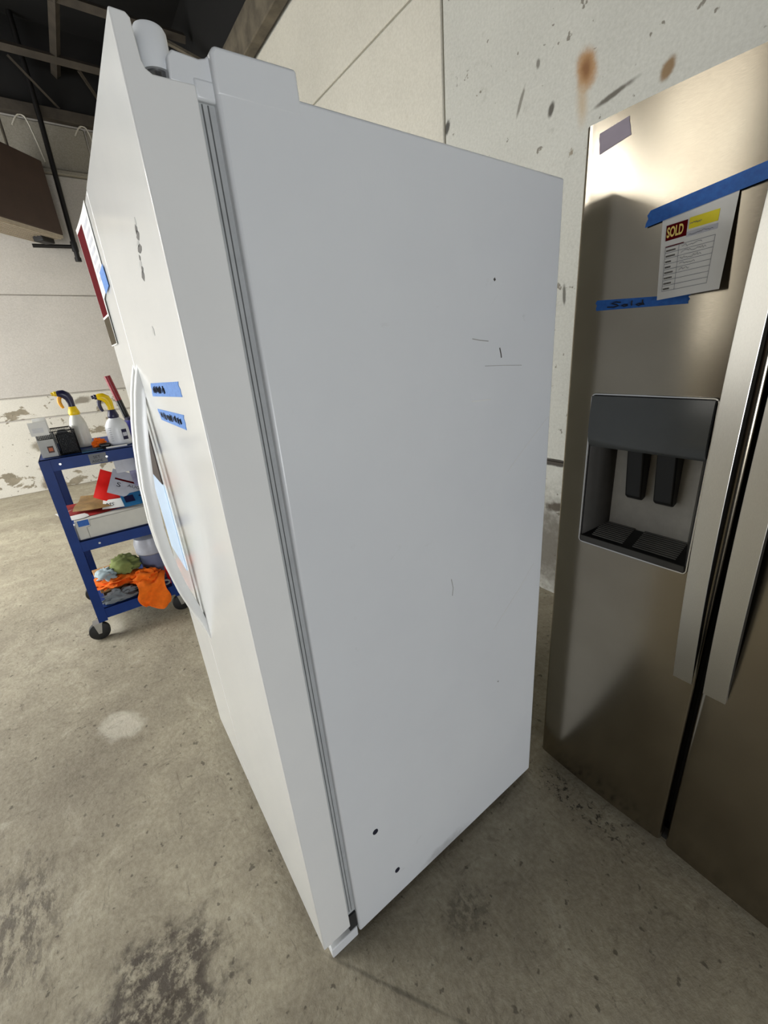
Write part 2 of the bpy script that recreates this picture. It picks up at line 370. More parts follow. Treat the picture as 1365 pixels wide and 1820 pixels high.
M['gasket'] = simple('grey_gasket', (172, 175, 176), .6)
M['gasket_line'] = simple('gasket_line', (84, 86, 86), .6)
M['gasket_dark'] = simple('dark_gasket_groove', (38, 38, 38), .6)
M['plug'] = simple('dark_blue_plug', (18, 20, 42), .5)
M['steel_pin'] = simple('hinge_pin_steel', (150, 150, 150), .25, 1)
M['scuff'] = simple('scuff_grey', (166, 166, 163), .6)
M['scuff_dark'] = simple('scuff_dark', (84, 81, 76), .7, var=.3)
M['panel_dark'] = simple('dark_gloss_panel', (44, 34, 31), .4, Specular_IOR_Level=.2)
M['panel_blue'] = simple('pale_blue_panel', (196, 220, 246), .35, var=.03)
W = .912; HD = 1.7746; ZB = .0623; WS = .565; YD = .0744; YBO = .0949; D = .801; HB = 1.7407
fr = empty('white_refrigerator', (0, 0, 0))
MB().box(-W+.004, .005, YBO, D, .018, HB).build('cabinet', M['enamel'], fr, bevel=.005, seg=3)
# refrigerator door with a corner notched out for the hinge
prof = [(0, ZB), (YD, ZB), (YD, 1.7285), (.0225, 1.7275), (.0195, HD), (0, HD)]
prof = [(0, ZB), (YD, ZB), (YD, 1.7285), (.030, 1.7275), (.024, 1.7310), (.0215, 1.7370), (.0195, HD-.004), (.016, HD), (0, HD)]
XA, XN = -WS+.003, -.105; nP = len(prof)
dv = [(XA, y, z) for y, z in ((0, ZB), (YD, ZB), (YD, HD), (0, HD))]          # 0-3 far end
dv += [(0, y, z) for y, z in prof]                                           # 4.. near end, notched
dv += [(XN, y, z) for y, z in prof[2:-1]]+[(XN, YD, HD)]                     # the wall of the notch
iN = 4+nP; nN = nP-3; L = 4+nP-1
df = [(3, 2, 1, 0), tuple(range(4, 4+nP)), (0, 4, L, 3), (0, 1, 5, 4),
      (1, 2, iN+nN, iN, 6, 5), (3, L, L-1, iN+nN-1, iN+nN, 2), tuple(range(iN, iN+nN+1))]
df += [(6+k, iN+k, iN+k+1, 7+k) for k in range(nN-1)]
d1 = MB().add(dv, df).build('refrigerator_door', M['door_white'], fr, bevel=.003, seg=3)
dz = MB().box(-W, -WS-.003, 0, YD, ZB, HD).build('freezer_door', M['door_white'], fr, bevel=.0035, seg=3)
# gasket strips in the slot between door and cabinet
g = MB().box(-W+.02, -.009, YD-.001, YBO+.001, ZB+.03, 1.72).build('gasket', M['gasket'], fr)
MB().box(-.010, -.0083, YD+.005, YD+.0066, ZB+.04, 1.715).build('gasket_groove', M['gasket_line'], fr)
MB().box(-.010, -.0083, YD+.012, YD+.0135, ZB+.04, 1.715).build('gasket_groove', M['gasket_line'], fr)
MB().box(-.03, -.004, YD-.002, YBO+.002, .035, ZB+.03).build('lower_hinge', M['gasket_dark'], fr)
# top hinge: cover on the cabinet, arm and barrel over the notch
MB().prism([(YBO+.0005, HB-.02), (YBO+.0005, HB+.020), (YBO+.006, HB+.0275), (.2035, HB+.030), (.2055, HB-.02)], 0, -.13, .0053).build('hinge_cover', M['enamel'], fr, bevel=.004, seg=3)
MB().prism([(.048, 1.7275), (.050, 1.750), (.056, 1.757), (.084, 1.7555), (.092, 1.758), (.099, 1.764), (.099, 1.7275)], 0, -.09, -.004).build('hinge_arm', M['enamel'], fr, bevel=.002)
MB().box(-.09, -.002, .0735, .099, 1.716, 1.737).build('hinge_leaf', M['enamel'], fr, bevel=.003)
MB().lathe([(.0168, 0), (.0172, .004), (.0172, .036), (.0155, .0395)], (-.030, .043, 1.7415), 28).build('hinge_barrel', M['enamel'], fr, smooth=40)
MB().lathe([(.013, 0), (.013, .018)], (-.030, .043, 1.725), 20).build('hinge_pin', M['steel_pin'], fr, smooth=40)
tb_ = MB().box(-.05, 0, .0165, .092, .001, .0365).build('toe_bracket', M['enamel'], fr, bevel=.003)
MB().box(-W+.02, -.05, .05, .10, .001, .055).build('toe_grille', M['gasket_dark'], fr)
for y, z in ((.175, .329), (.225, .122)):
    p = MB().lathe([(.0075, -.001), (.0075, .0012), (.006, .0016)], (0, 0, 0), 16).build('hole_plug', M['plug'], fr)
    p.rotation_euler = (0, math.pi/2, 0); p.location = (.0052, y, z)
# bowed handles, one on each door
hz = [(1.437, .0), (1.41, -.010), (1.373, -.021), (1.31, -.036), (1.247, -.047), (1.153, -.0585), (1.05, -.0630), (.98, -.061), (.919, -.055), (.86, -.046), (.805, -.033), (.75, -.018), (.705, -.004), (.688, 0.0)]
def handle(xc, par, flip):
    mb = MB(); ring = []; n = len(hz)
    for i, (z, y) in enumerate(hz):
        dep = .026 if 1 < i < n-3 else .03
        yi = min(y+dep, .0015); wd = .0135 if 0 < i < n-1 else .011
        if i in (n-2, n-3): wd = .016
        cs = [(-wd, yi), (-wd, y+.007), (-wd*.55, y+.0012), (0, y), (wd*.55, y+.0012), (wd, y+.007), (wd, yi)]
        if yi-y < .008: cs = [(-wd, yi), (-wd, y+.0008), (-wd*.55, y+.0003), (0, y), (wd*.55, y+.0003), (wd, y+.0008), (wd, yi)]
        ring.append([(xc+a, b, z) for a, b in cs])
    m = 7
    mb.add([p for r in ring for p in r], [(i*m+k, i*m+(k+1) % m, (i+1)*m+(k+1) % m, (i+1)*m+k) for i in range(n-1) for k in range(m)]+[tuple(range(m)), tuple(range((n-1)*m, n*m))[::-1]])
    return mb.build('handle', M['handle_white'], par, smooth=50)
handle(-.530, d1, 1); handle(-.600, dz, -1)
# dispenser in the freezer door
MB().box(-.86, -.640, -.003, .001, 1.128, 1.315).build('dispenser_display', M['panel_dark'], dz, bevel=.001)
MB().box(-.86, -.628, -.0028, .001, .868, 1.126).build('dispenser_lower', M['panel_blue'], dz, bevel=.001)  # plain pale blue panel below the dark display
# scuffs on the side and the torn paint on the door
def strip(name, mat, par, pts, w, ax, off):
    """a thin raised streak through pts (y,z on the side; x,z on the front)"""
    mb = MB()
    for a, b in zip(pts[:-1], pts[1:]):
        d = Vector((b[0]-a[0], b[1]-a[1])); nn = Vector((-d.y, d.x)).normalized()*w/2
        q = [(a[0]+nn.x, a[1]+nn.y), (a[0]-nn.x, a[1]-nn.y), (b[0]-nn.x, b[1]-nn.y), (b[0]+nn.x, b[1]+nn.y)]
        mb.prism(q, ax, off, off+(.0004 if ax == 0 else -.0004))
    return mb.build(name, mat, par)
S = .005
strip('scuff_mark', M['scuff_dark'], fr, [(.585, 1.547), (.588, 1.543)], .005, 0, S)
strip('scuff_mark', M['scuff'], fr, [(.523, 1.4385), (.545, 1.435), (.570, 1.4325)], .0018, 0, S)
strip('scuff_mark', M['scuff_dark'], fr, [(.605, 1.418), (.609, 1.407), (.611, 1.398)], .003, 0, S)
strip('scuff_mark', M['scuff'], fr, [(.56, 1.385), (.62, 1.382), (.68, 1.378)], .0012, 0, S)
strip('scuff_mark', M['scuff'], fr, [(.45, .925), (.455, .90), (.452, .88)], .002, 0, S)
strip('scuff_mark', M['scuff'], fr, [(.62, .52), (.625, .516)], .004, 0, S)
strip('scratch_mark', M['handle_white'], fr, [(.765, .850), (.70, .79), (.60, .71)], .0016, 0, S)
strip('scratch_mark', M['handle_white'], fr, [(.793, 1.249), (.70, 1.185), (.64, 1.14)], .0016, 0, S)
strip('scratch_mark', M['handle_white'], fr, [(.52, 1.318), (.58, 1.315)], .003, 0, S)
rc_ = random.Random(4)
for k in range(9):
    zc_ = 1.617-k*.0075; xc_ = -.128-.006*k+rc_.uniform(-.006, .006); w_ = rc_.uniform(.006, .016); h_ = rc_.uniform(.004, .007)
    poly = [(xc_+w_*math.cos(a_*math.pi/4)*rc_.uniform(.6, 1.2), zc_+h_*math.sin(a_*math.pi/4)*rc_.uniform(.6, 1.2)) for a_ in range(8)]
    MB().prism(poly, 1, 0, -.0003).build('paint_chip', M['scuff_dark'] if k % 3 else M['scuff'], d1)
strip('paint_chip', M['scuff'], d1, [(-.20, 1.487), (-.205, 1.478)], .012, 1, 0)
tag(fr, 'white side-by-side refrigerator standing in the middle with bowed handles', 'refrigerator')

# tapes and paper on the white refrigerator
t = NT('blue_painters_tape'); n = t.noise(120, 3); wv = t.noise(500, 2)
t.bump(wv, .15, .0005); M['tape'] = t.set(t.ramp(n, [(.3, lin(46, 112, 196)), (.7, lin(70, 138, 218))]), .55)
t = NT('deep_blue_tape'); n = t.noise(120, 3); wv = t.noise(500, 2)
t.bump(wv, .15, .0005); M['tape2'] = t.set(t.ramp(n, [(.3, lin(26, 88, 170)), (.7, lin(36, 104, 188))]), .6)
M['tape_sheen'] = simple('blue_tape_grey_sheen', (138, 128, 140), .6, var=.05)  # blue tape with its greyish sheen painted in as base colour
M['ink'] = simple('black_marker_ink', (14, 16, 30), .6)
def tape(name, corners, ax, th, mat, label, strokes=(), wave=.0, surf=None, inkr=.0005):
    """flat strip: corners tl,tr,br,bl as 3D points; strokes as (u,v) polylines"""
    c = [Vector(q) for q in corners]; nrm = Vector((0, -1, 0)) if ax == 1 else Vector((1, 0, 0))
    def fn(u, v, h=0):
        p = (c[3].lerp(c[2], u)).lerp(c[0].lerp(c[1], u), v) + nrm*(h+wave*math.sin(u*9)*.5)
        if surf: p.y = surf(p.x)-.0003-h
        return p
    root = empty(name, tuple(c[3])); o = c[3]
    mb = MB().grid(lambda u, v: fn(u + (.012*math.sin(v*14) if u in (0, 1) else 0), v, th)-o, 12, 4, th*.8)
    mb.build('strip', mat, root, smooth=60)
    if strokes:
        mb = MB()
        for st in strokes:
            mb.tube([fn(u, v, th+.0004)-o for u, v in st], inkr, 5)
        mb.build('handwriting', M['ink'], root)
    tag(root, label, 'tape'); return root
def scrawl(u0, u1, n, seed, lo=.2, hi=.8):
    r = random.Random(seed); out = []; u = u0; step = (u1-u0)/n
    for k in range(n):
        k_ = r.randint(3, 6); st = []
        for j in range(k_): st.append((u+step*.85*j/(k_-1)+r.uniform(-.1, .1)*step, r.uniform(lo, lo+.15) if j % 2 else r.uniform(hi-.2, hi)))
        out.append(st); u += step
    return out
tape('blue_tape', [(-.386, 0, 1.397), (-.105, 0, 1.4045), (-.098, 0, 1.3820), (-.400, 0, 1.3705)], 1, .0006, M['tape'], 'upper blue tape strip with small handwriting on the white door', scrawl(.08, .55, 7, 3))
tape('blue_tape', [(-.385, 0, 1.3465), (-.125, 0, 1.353), (-.127, 0, 1.3285), (-.362, 0, 1.3255)], 1, .0006, M['tape'], 'lower slanting blue tape strip covered in handwriting on the white door', scrawl(.08, .92, 10, 5))
M['paper'] = simple('white_paper', (232, 231, 226), .75, var=.02)
M['maroon'] = simple('maroon_print', (92, 8, 18), .9, var=.05, Specular_IOR_Level=.05)
M['brown_print'] = simple('grey_brown_print', (84, 76, 62), .9, Specular_IOR_Level=.05)
M['yellow'] = simple('yellow_print', (238, 222, 28), .6, var=.03)
M['cream_print'] = simple('pale_yellow_print', (246, 216, 120), .6)
M['print_grey'] = simple('grey_print', (196, 197, 205), .7)
M['print_line'] = simple('thin_print_line', (120, 122, 132), .7)
# sheet on the freezer door: white near part, maroon and grey stripes toward its far edge
sh = empty('door_notice', (-.90, 0, 1.49))
sf = lambda u, v, h=0: (u*.26, -.0015-.0095*(1-u)**1.6*(.35+.65*v)-h, v*.285)
MB().grid(lambda u, v: sf(u*(.5+.5*min(1, max(0, (v-.38)/.05))), v), 10, 24, -.0005).build('sheet', M['paper'], sh, smooth=60)
MB().grid(lambda u, v: sf(.02+u*.42, .26+v*.70, .0006), 6, 8, -.0003).build('maroon_stripe', M['maroon'], sh, smooth=60)
MB().grid(lambda u, v: sf(.02+u*.46, .01+v*.23, .0006), 6, 4, -.0003).build('grey_stripe', M['brown_print'], sh, smooth=60)
mb = MB()
for k in range(7): mb.grid(lambda u, v, k=k: sf(.55+u*.35, .50+k*.065+v*.03, .0006), 3, 2, -.0002)
mb.build('print_lines', M['print_grey'], sh)
tag(sh, 'white and maroon notice sheet held on the far freezer door of the white refrigerator', 'paper')
tape('blue_tape', [(-.70, -.004, 1.645), (-.62, -.002, 1.650), (-.61, -.002, 1.605), (-.69, -.004, 1.598)], 1, .0006, M['tape'], 'small blue tape holding the notice on the freezer door')

# ------------------------------------------------------------------ stainless refrigerator
t = NT('brushed_stainless')
gr = t.noise(90, 4, .6, vec=t.mapped((1, 1, 18)))
big = t.noise(5, 3, .5)
M['stainless'] = t.set(t.ramp(big, [(.3, lin(146, 138, 124)), (.7, lin(155, 148, 134))]), t.ramp(gr, [(.3, .16), (.7, .24)]), 1.0)
t.bump(gr, .015, .0005)
t = NT('handle_stainless'); M['stainless_handle'] = t.set(t.ramp(t.noise(150, 3, .5, vec=t.mapped((14, 14, 1))), [(.3, lin(214, 213, 208)), (.7, lin(224, 223, 218))]), .33, 1.0)
M['handle_shade'] = simple('handle_reflection_dark', (30, 31, 32), .4)  # near-black colour paints the dark reflection on the handle's steel side
M['chrome'] = simple('chrome_trim', (205, 205, 205), .12, 1, var=.01)
M['disp_panel'] = simple('slate_gloss_panel', (84, 87, 87), .18, var=.02)
M['disp_dark'] = simple('dark_grey_plastic', (22, 22, 22), .35)
M['disp_back_lit'] = simple('lightened_back_plastic', (196, 193, 184), .4)  # recess back lightened in colour in place of light reaching in
M['disp_wall'] = simple('brown_grey_plastic', (66, 64, 60), .35)
M['slat'] = simple('dark_slat_plastic', (120, 118, 113), .4)
M['paddle'] = simple('black_rubber_paddle', (22, 23, 23), .45)
M['cab_grey'] = simple('dark_grey_cabinet_paint', (52, 51, 50), .5)
M['print_pale'] = simple('pale_panel_print', (118, 122, 124), .5)
sf0 = empty('stainless_refrigerator', (0, 0, 0))
SX0, SX1, SG0, SG1, SX2 = -.012, .392, .392, .406, .93
ZT, ZS = 1.846, .03
MB().box(SX0+.004, SX2-.004, .965, 1.66, .02, 1.835).build('cabinet', M['cab_grey'], sf0, bevel=.005)
for xa, xb in ((SX0+.015, SX0+.045), (.365, .433), (SX2-.045, SX2-.015)): MB().box(xa, xb, .945, .97, .06, 1.82).build('gasket', M['gasket_dark'], sf0)
for za, zb2 in ((.06, .09), (1.79, 1.82)): MB().box(SX0+.045, .365, .945, .97, za, zb2).box(.433, SX2-.045, .945, .97, za, zb2).build('gasket', M['gasket_dark'], sf0)
def door_y(x, x0, x1):
    u = (x-(x0+x1)/2)/((x1-x0)/2); y = .8935-.007*(1-u*u)
    e = min(x-x0, x1-x)
    if e < .012: y += .012*(1-math.sqrt(max(0, 1-(1-e/.012)**2)))
    return y
def steel_door(x0, x1, hole=None):
    xs = [x0, x0+.0008, x0+.0025, x0+.005, x0+.0085, x0+.012]+[x0+.012+(x1-x0-.024)*k/24 for k in range(1, 24)]+[x1-.012, x1-.0085, x1-.005, x1-.0025, x1-.0008, x1]
    zs = [ZS, ZT]
    if hole: xs = sorted(xs+[hole[0], hole[1]]); zs = [ZS, hole[2], hole[3], ZT]
    mb = MB(); vs = []; fs = []; w = len(xs)
    for z in zs: vs += [(x, door_y(x, x0, x1), z) for x in xs]
    for j in range(len(zs)-1):
        for i in range(w-1):
            xm = (xs[i]+xs[i+1])/2
            if hole and hole[0] < xm < hole[1] and j == 1: continue
            fs.append((j*w+i, j*w+i+1, (j+1)*w+i+1, (j+1)*w+i))
    mb.add(vs, fs)
    B = .948; o = (len(zs)-1)*w
    # back, sides, top and bottom caps
    if not hole: mb.add([(x0, B, ZS), (x1, B, ZS), (x1, B, ZT), (x0, B, ZT)], [(0, 1, 2, 3)])
    else: mb.add([(x, B, z) for z in (ZS, hole[2], hole[3], ZT) for x in (x0, hole[0], hole[1], x1)], [(j*4+i, j*4+i+1, j*4+i+5, j*4+i+4) for j in range(3) for i in range(3) if (i, j) != (1, 1)])
    mb.add([(x0, vs[0][1], ZS), (x0, B, ZS), (x0, B, ZT), (x0, vs[0][1], ZT)], [(0, 1, 2, 3)])
    mb.add([(x1, vs[w-1][1], ZS), (x1, B, ZS), (x1, B, ZT), (x1, vs[w-1][1], ZT)], [(0, 1, 2, 3)])
    for z in (ZS, ZT): mb.add([(x, door_y(x, x0, x1), z) for x in xs]+[(x1, B, z), (x0, B, z)], [tuple(range(w+2))])
    return mb
hole = (.0635, .3285, .902, 1.293)
sd = steel_door(SX0, SX1, hole).build('freezer_door', M['stainless'], sf0, smooth=40)
sd2 = steel_door(SG1, SX2).build('refrigerator_door', M['stainless'], sf0, smooth=40)
# dispenser: chrome surround, control panel, recess with paddles and tray
def rrect(x0, x1, z0, z1, r, n=5):
    P = []
    for cx, cz, a0 in ((x1-r, z1-r, 0), (x0+r, z1-r, 90), (x0+r, z0+r, 180), (x1-r, z0+r, 270)):
        for k in range(n+1):
            a = math.radians(a0+90*k/n); P.append((cx+r*math.cos(a), cz+r*math.sin(a)))
    return P
def frame(x0, x1, z0, z1, r, w, y0, y1):
    A = rrect(x0, x1, z0, z1, r); Bq = rrect(x0+w, x1-w, z0+w, z1-w, max(r-w, .001)); n = len(A)
    vs = [(x, y0, z) for x, z in A]+[(x, y0, z) for x, z in Bq]+[(x, y1, z) for x, z in A]+[(x, y1, z) for x, z in Bq]
    fs = []
    for i in range(n):
        j = (i+1) % n
        fs += [(i, j, n+j, n+i), (2*n+i, 3*n+i, 3*n+j, 2*n+j), (i, 2*n+i, 2*n+j, j), (n+i, n+j, 3*n+j, 3*n+i)]
    return MB().add(vs, fs)
dp = sd
frame(.0605, .3315, .8955, 1.2975, .012, .0045, .8845, .899).build('dispenser_surround', M['chrome'], dp, bevel=.001)
frame(.0635, .3285, .899, 1.2945, .012, .004, .8855, .9).build('dispenser_lip', M['disp_dark'], dp)
pan = MB().grid(lambda u, v: (.067+u*.258, .8868-.004*math.sin(math.pi*min(1, max(0, v))**.7)+.010*max(0, .12-v)/.12, 1.172+v*.1195), 12, 10, -.010).build('control_panel', M['disp_panel'], dp, smooth=50)
mb = MB()
for k in range(6):
    x = .098+k*.034
    mb.box(x, x+.022, .8818, .8845, 1.2010, 1.2022)
    for q in range(5): mb.box(x+q*.0036, x+q*.0036+.0024, .8818, .8845, 1.190, 1.1945)
mb.box(.172, .196, .8845, .8865, 1.284, 1.2855)
tag(mb.build('panel_print', M['print_pale'], pan), kind='stuff')
ry = 1.0
rec = MB()
rec.add([(.068, .888, 1.175), (.325, .888, 1.175), (.325, .888, .905), (.068, .888, .905), (.105, .962, 1.175), (.298, .962, 1.175), (.298, .962, .935), (.105, .962, .935)],
        [(0, 4, 7, 3), (1, 2, 6, 5), (0, 1, 5, 4), (3, 7, 6, 2)])
rec.build('dispenser_recess', M['disp_wall'], dp)
MB().box(.104, .299, .9605, .9645, .934, 1.176).build('recess_back', M['disp_back_lit'], dp)
MB().box(.0675, .3255, .8815, .8845, .9005, .9185).build('tray_lip', M['disp_wall'], dp, bevel=.002)
for x0, x1 in ((.150, .190), (.218, .262)):
    MB().prism([(.912, 1.172), (.960, 1.172), (.958, 1.035), (.942, 1.030), (.930, 1.04)], 0, x0, x1).build('paddle', M['paddle'], dp, bevel=.004)
tray = MB().prism([(.884, .900), (.884, .915), (.9595, .942), (.960, .930), (.950, .900)], 0, .0675, .3255).build('drip_tray', M['disp_dark'], dp, bevel=.003)
for k in range(11):
    y0 = .898+k*.0066
    for xa, xb in ((.092, .175), (.200, .300)):
        zz = .915+(y0-.884)*(.031/.086)
        MB().box(xa, xb, y0, y0+.0030, zz-.001, zz+.0026).build('grille_slat', M['slat'], tray)
# flat bowed handles
def steel_handle(x0, x1, par, tip):
    n = 20; zb_, zt_ = .612, 1.80
    def loft(name, mat, x0, x1, f0, f1, par):
        R = []
        for i in range(n+1):
            u = i/n; z = zb_+(zt_-zb_)*u; yo = .8890-tip-(.058-tip)*(1-abs(2*u-1)**2.1)
            a = min(yo+f0, .8915); b = min(yo+f1, .8925)
            if i in (0, n): b = .8925
            e = .0006 if f0 == 0 else 0
            R.append([(x0, b, z), (x0, a+e, z), (x0+e, a, z), (x1-e, a, z), (x1, a+e, z), (x1, b, z)])
        m = 6
        return MB().add([p for r in R for p in r], [(i*m+k, i*m+(k+1) % m, (i+1)*m+(k+1) % m, (i+1)*m+k) for i in range(n) for k in range(m)]+[tuple(range(m)), tuple(range(n*m, n*m+m))]).build(name, mat, par, smooth=30)
    h = loft('handle', M['stainless_handle'], x0, x1, 0, .003, par)
    loft('handle_shade', M['handle_shade'], x0+.001, x1-.0005, .0032, .026, h)  # added dark piece, painted shade behind the steel face
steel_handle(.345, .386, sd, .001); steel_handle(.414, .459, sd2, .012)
MB().box(SX0+.03, SX2-.03, .93, 1.0, .002, .05).build('toe_grille', M['gasket_dark'], sf0)
tag(sf0, 'stainless steel side-by-side refrigerator with dispenser behind the white one', 'refrigerator')

def ys(x): return door_y(x, SX0, SX1)
tape('sheen_tape', [(.022, ys(.03), 1.824), (.084, ys(.084), 1.831), (.092, ys(.09), 1.799), (.026, ys(.03), 1.787)], 1, .0008, M['tape_sheen'], 'short blue tape with painted mauve grey sheen at the top corner of the steel door', surf=ys)
def curve_strokes():
    S_ = [(.30, .66), (.24, .74), (.19, .62), (.25, .48), (.28, .36), (.22, .24), (.14, .28)]
    o_ = [(.34, .42), (.31, .34), (.34, .24), (.38, .30), (.38, .40), (.34, .42)]
    l_ = [(.43, .76), (.425, .5), (.43, .26)]
    d_ = [(.54, .40), (.50, .42), (.475, .32), (.50, .22), (.54, .30), (.545, .78), (.545, .5), (.56, .24)]
    return [S_, o_, l_, d_]
tape('blue_tape', [(.049, ys(.05), 1.5045), (.244, ys(.244)-.0005, 1.4935), (.244, ys(.244)-.0005, 1.4765), (.051, ys(.05), 1.4825)], 1, .0007, M['tape2'], 'blue tape strip reading Sold above the steel dispenser', curve_strokes(), surf=ys, inkr=.0014)
tape('blue_tape', [(.149, ys(.15)-.001, 1.655), (.352, ys(.34)-.004, 1.684), (.353, ys(.34)-.004, 1.657), (.144, ys(.15)-.001, 1.627)], 1, .0007, M['tape2'], 'long slanting blue tape holding the SOLD sheet on the steel door', surf=lambda x: ys(min(x, .25))-.0042)
# the SOLD sheet, lifting off the door toward its right edge
so = empty('sold_sheet', (.186, .88, 1.49))
TL, TR, BR, BL = Vector((.174, .8852, 1.647)), Vector((.298, .8838, 1.655)), Vector((.300, .864, 1.4945)), Vector((.186, .881, 1.489))
def sp(u, v, h=0):
    p = BL.lerp(BR, u).lerp(TL.lerp(TR, u), v)
    return p+Vector((0, -1, 0))*h+Vector((0, -.003*math.sin(math.pi*u)*(1-v), 0))-Vector((.186, .88, 1.49))
MB().grid(lambda u, v: sp(u, v), 10, 10, .0004).build('sheet', M['paper'], so, smooth=60)
def patch(name, mat, u0, u1, v0, v1, h=.0006, par=so):
    return MB().grid(lambda u, v: sp(u0+u*(u1-u0), v0+v*(v1-v0), h), 6, 4, .0003).build(name, mat, par, smooth=60)
hb = patch('maroon_box', M['maroon'], .07, .38, .665, .835)
mb = MB(); text_mesh(mb, 'SOLD', 1.0, lambda x, y: sp(.085+x*.098, .70+y*.155, .0010), .03); mb.build('sold_lettering', M['cream_print'], hb)
patch('yellow_box', M['yellow'], .405, .80, .725, .845)
patch('grey_band', M['print_grey'], .385, .81, .645, .70)
patch('maroon_rule', M['maroon'], .08, .36, .592, .602)
mb = MB()
for k in range(9):
    v0 = .585-k*.062
    mb.grid(lambda u, v, v0=v0: sp(.08+u*.72, v0+v*.004, .0006), 4, 1, .0002)
for u0 in (.08, .29, .796): mb.grid(lambda u, v, u0=u0: sp(u0+u*.004, .09+v*.495, .0006), 1, 6, .0002)
mb.build('form_lines', M['print_line'], so)
mb = MB(); r = random.Random(2)
for k in range(8):
    v0 = .540-k*.062; w = r.uniform(.09, .15); n = 7
    for q in range(n): mb.grid(lambda u, v, q=q: sp(.10+w*q/n+u*w/n*.7, v0+v*.018, .0007), 1, 1, .0002)
mb.build('form_headings', M['scuff_dark'], so)
mb = MB()
for k in range(5):
    v0 = .55-k*.062; pts = [(.33+.018*j+.01*r.random(), v0+r.uniform(-.008, .028)) for j in range(int(r.uniform(10, 22)))]
    mb.tube([sp(u, v, .0008) for u, v in pts], .0003, 4)
pts = [(.42+.016*j, .665+r.uniform(-.01, .016)) for j in range(22)]; mb.tube([sp(u, v, .0012) for u, v in pts], .0003, 4)
pts = [(.42+.012*j, .78+r.uniform(-.01, .012)) for j in range(14)]; mb.tube([sp(u, v, .0012) for u, v in pts], .0004, 4)
mb.build('handwriting', M['print_line'], so)
tag(so, 'white printed SOLD sheet with yellow box taped to the steel door', 'paper')

# ------------------------------------------------------------------ blue utility cart
t = NT('chipped_blue_enamel'); n = t.noise(30, 5, .6)
col = t.ramp(t.noise(6, 3), [(.3, lin(2, 40, 104)), (.7, lin(6, 52, 124))])
col = t.mix(t.ramp(n, [(.74, 0.0), (.76, 1.0)]), col, lin(170, 176, 186))
M['cart'] = t.set(col, .45, Specular_IOR_Level=.25)
M['rubber'] = simple('black_rubber', (20, 20, 20), .6)
M['zinc'] = simple('zinc_plated_steel', (178, 178, 176), .35, 1)
CX0, CX1, CY0, CY1 = -2.60, -2.02, -.345, .085
cart = empty('utility_cart', (CX1, CY0, 0))
def cb(*a): return MB().box(a[0]-CX1, a[1]-CX1, a[2]-CY0, a[3]-CY0, a[4], a[5])
for zt_, lip in ((1.040, .062), (.595, .060), (.185, .064)):
    m = cb(CX0, CX1, CY0, CY1, zt_-.004, zt_)
    for a in ((CX1-.003, CX1, CY0, CY1), (CX0, CX0+.003, CY0, CY1), (CX0, CX1, CY0, CY0+.003), (CX0, CX1, CY1-.003, CY1)):
        m.box(a[0]-CX1, a[1]-CX1, a[2]-CY0, a[3]-CY0, zt_-lip, zt_)
    m.build('shelf', M['cart'], cart)
for sx in (0, 1):
    for sy in (0, 1):
        x = CX1 if sx else CX0; y = CY1 if sy else CY0; dx = -1 if sx else 1; dy = -1 if sy else 1; wv = .040; e = .0035
        poly = [(x+.0+(-dx)*e, y-dy*e), (x+dx*wv, y-dy*e), (x+dx*wv, y), (x, y), (x, y+dy*wv), (x-dx*e, y+dy*wv)]
        MB().prism([(p[0]-CX1, p[1]-CY0) for p in poly], 2, .108, 1.034).build('leg', M['cart'], cart)
        cx, cy = x+dx*.02-CX1, y+dy*.0-CY0-.012
        c = MB().prism([(cx-.028, cy-.022), (cx+.028, cy-.022), (cx+.028, cy+.022), (cx-.028, cy+.022)], 2, .104, .108)
        for s in (-1, 1):
            xx = cx+s*.021
            c.prism([(cy-.020, .105), (cy+.020, .105), (cy+.006, .042), (cy-.010, .042)], 0, xx-.0015, xx+.0015)
        cs = c.build('caster_fork', M['zinc'], cart)
        w = MB(); w.tube([(cx-.016, cy-.002, .0515), (cx-.013, cy-.002, .0515), (cx+.013, cy-.002, .0515), (cx+.016, cy-.002, .0515)], [.046, .0505, .0505, .046], 28)
        w.build('wheel', M['rubber'], cs, smooth=40)
        w = MB(); w.tube([(cx-.024, cy-.002, .0515), (cx+.024, cy-.002, .0515)], .008, 10).build('axle', M['zinc'], cs)
for y, z in ((.075, 1.008), (.27, 1.008), (.12, .562)):
    MB().tube([(0, y, z), (.003, y, z)], .0055, 10).build('rivet', M['zinc'], cart)
o = MB().grid(lambda u, v: (.0008, .195+.075*u, .982+.050*v), 6, 4, .0005).build('sticker', simple('worn_grey_sticker', (116, 118, 122), .7), cart)
mb = MB()
text_mesh(mb, 'SET', .020, lambda x, y: (.0016, .213+x, 1.008+y)); text_mesh(mb, 'ASIDE', .018, lambda x, y: (.0016, .203+x, .988+y)); mb.build('sticker_print', M['ink'], o)
tag(cart, 'blue steel three-shelf utility cart on black casters beside the white refrigerator', 'cart')

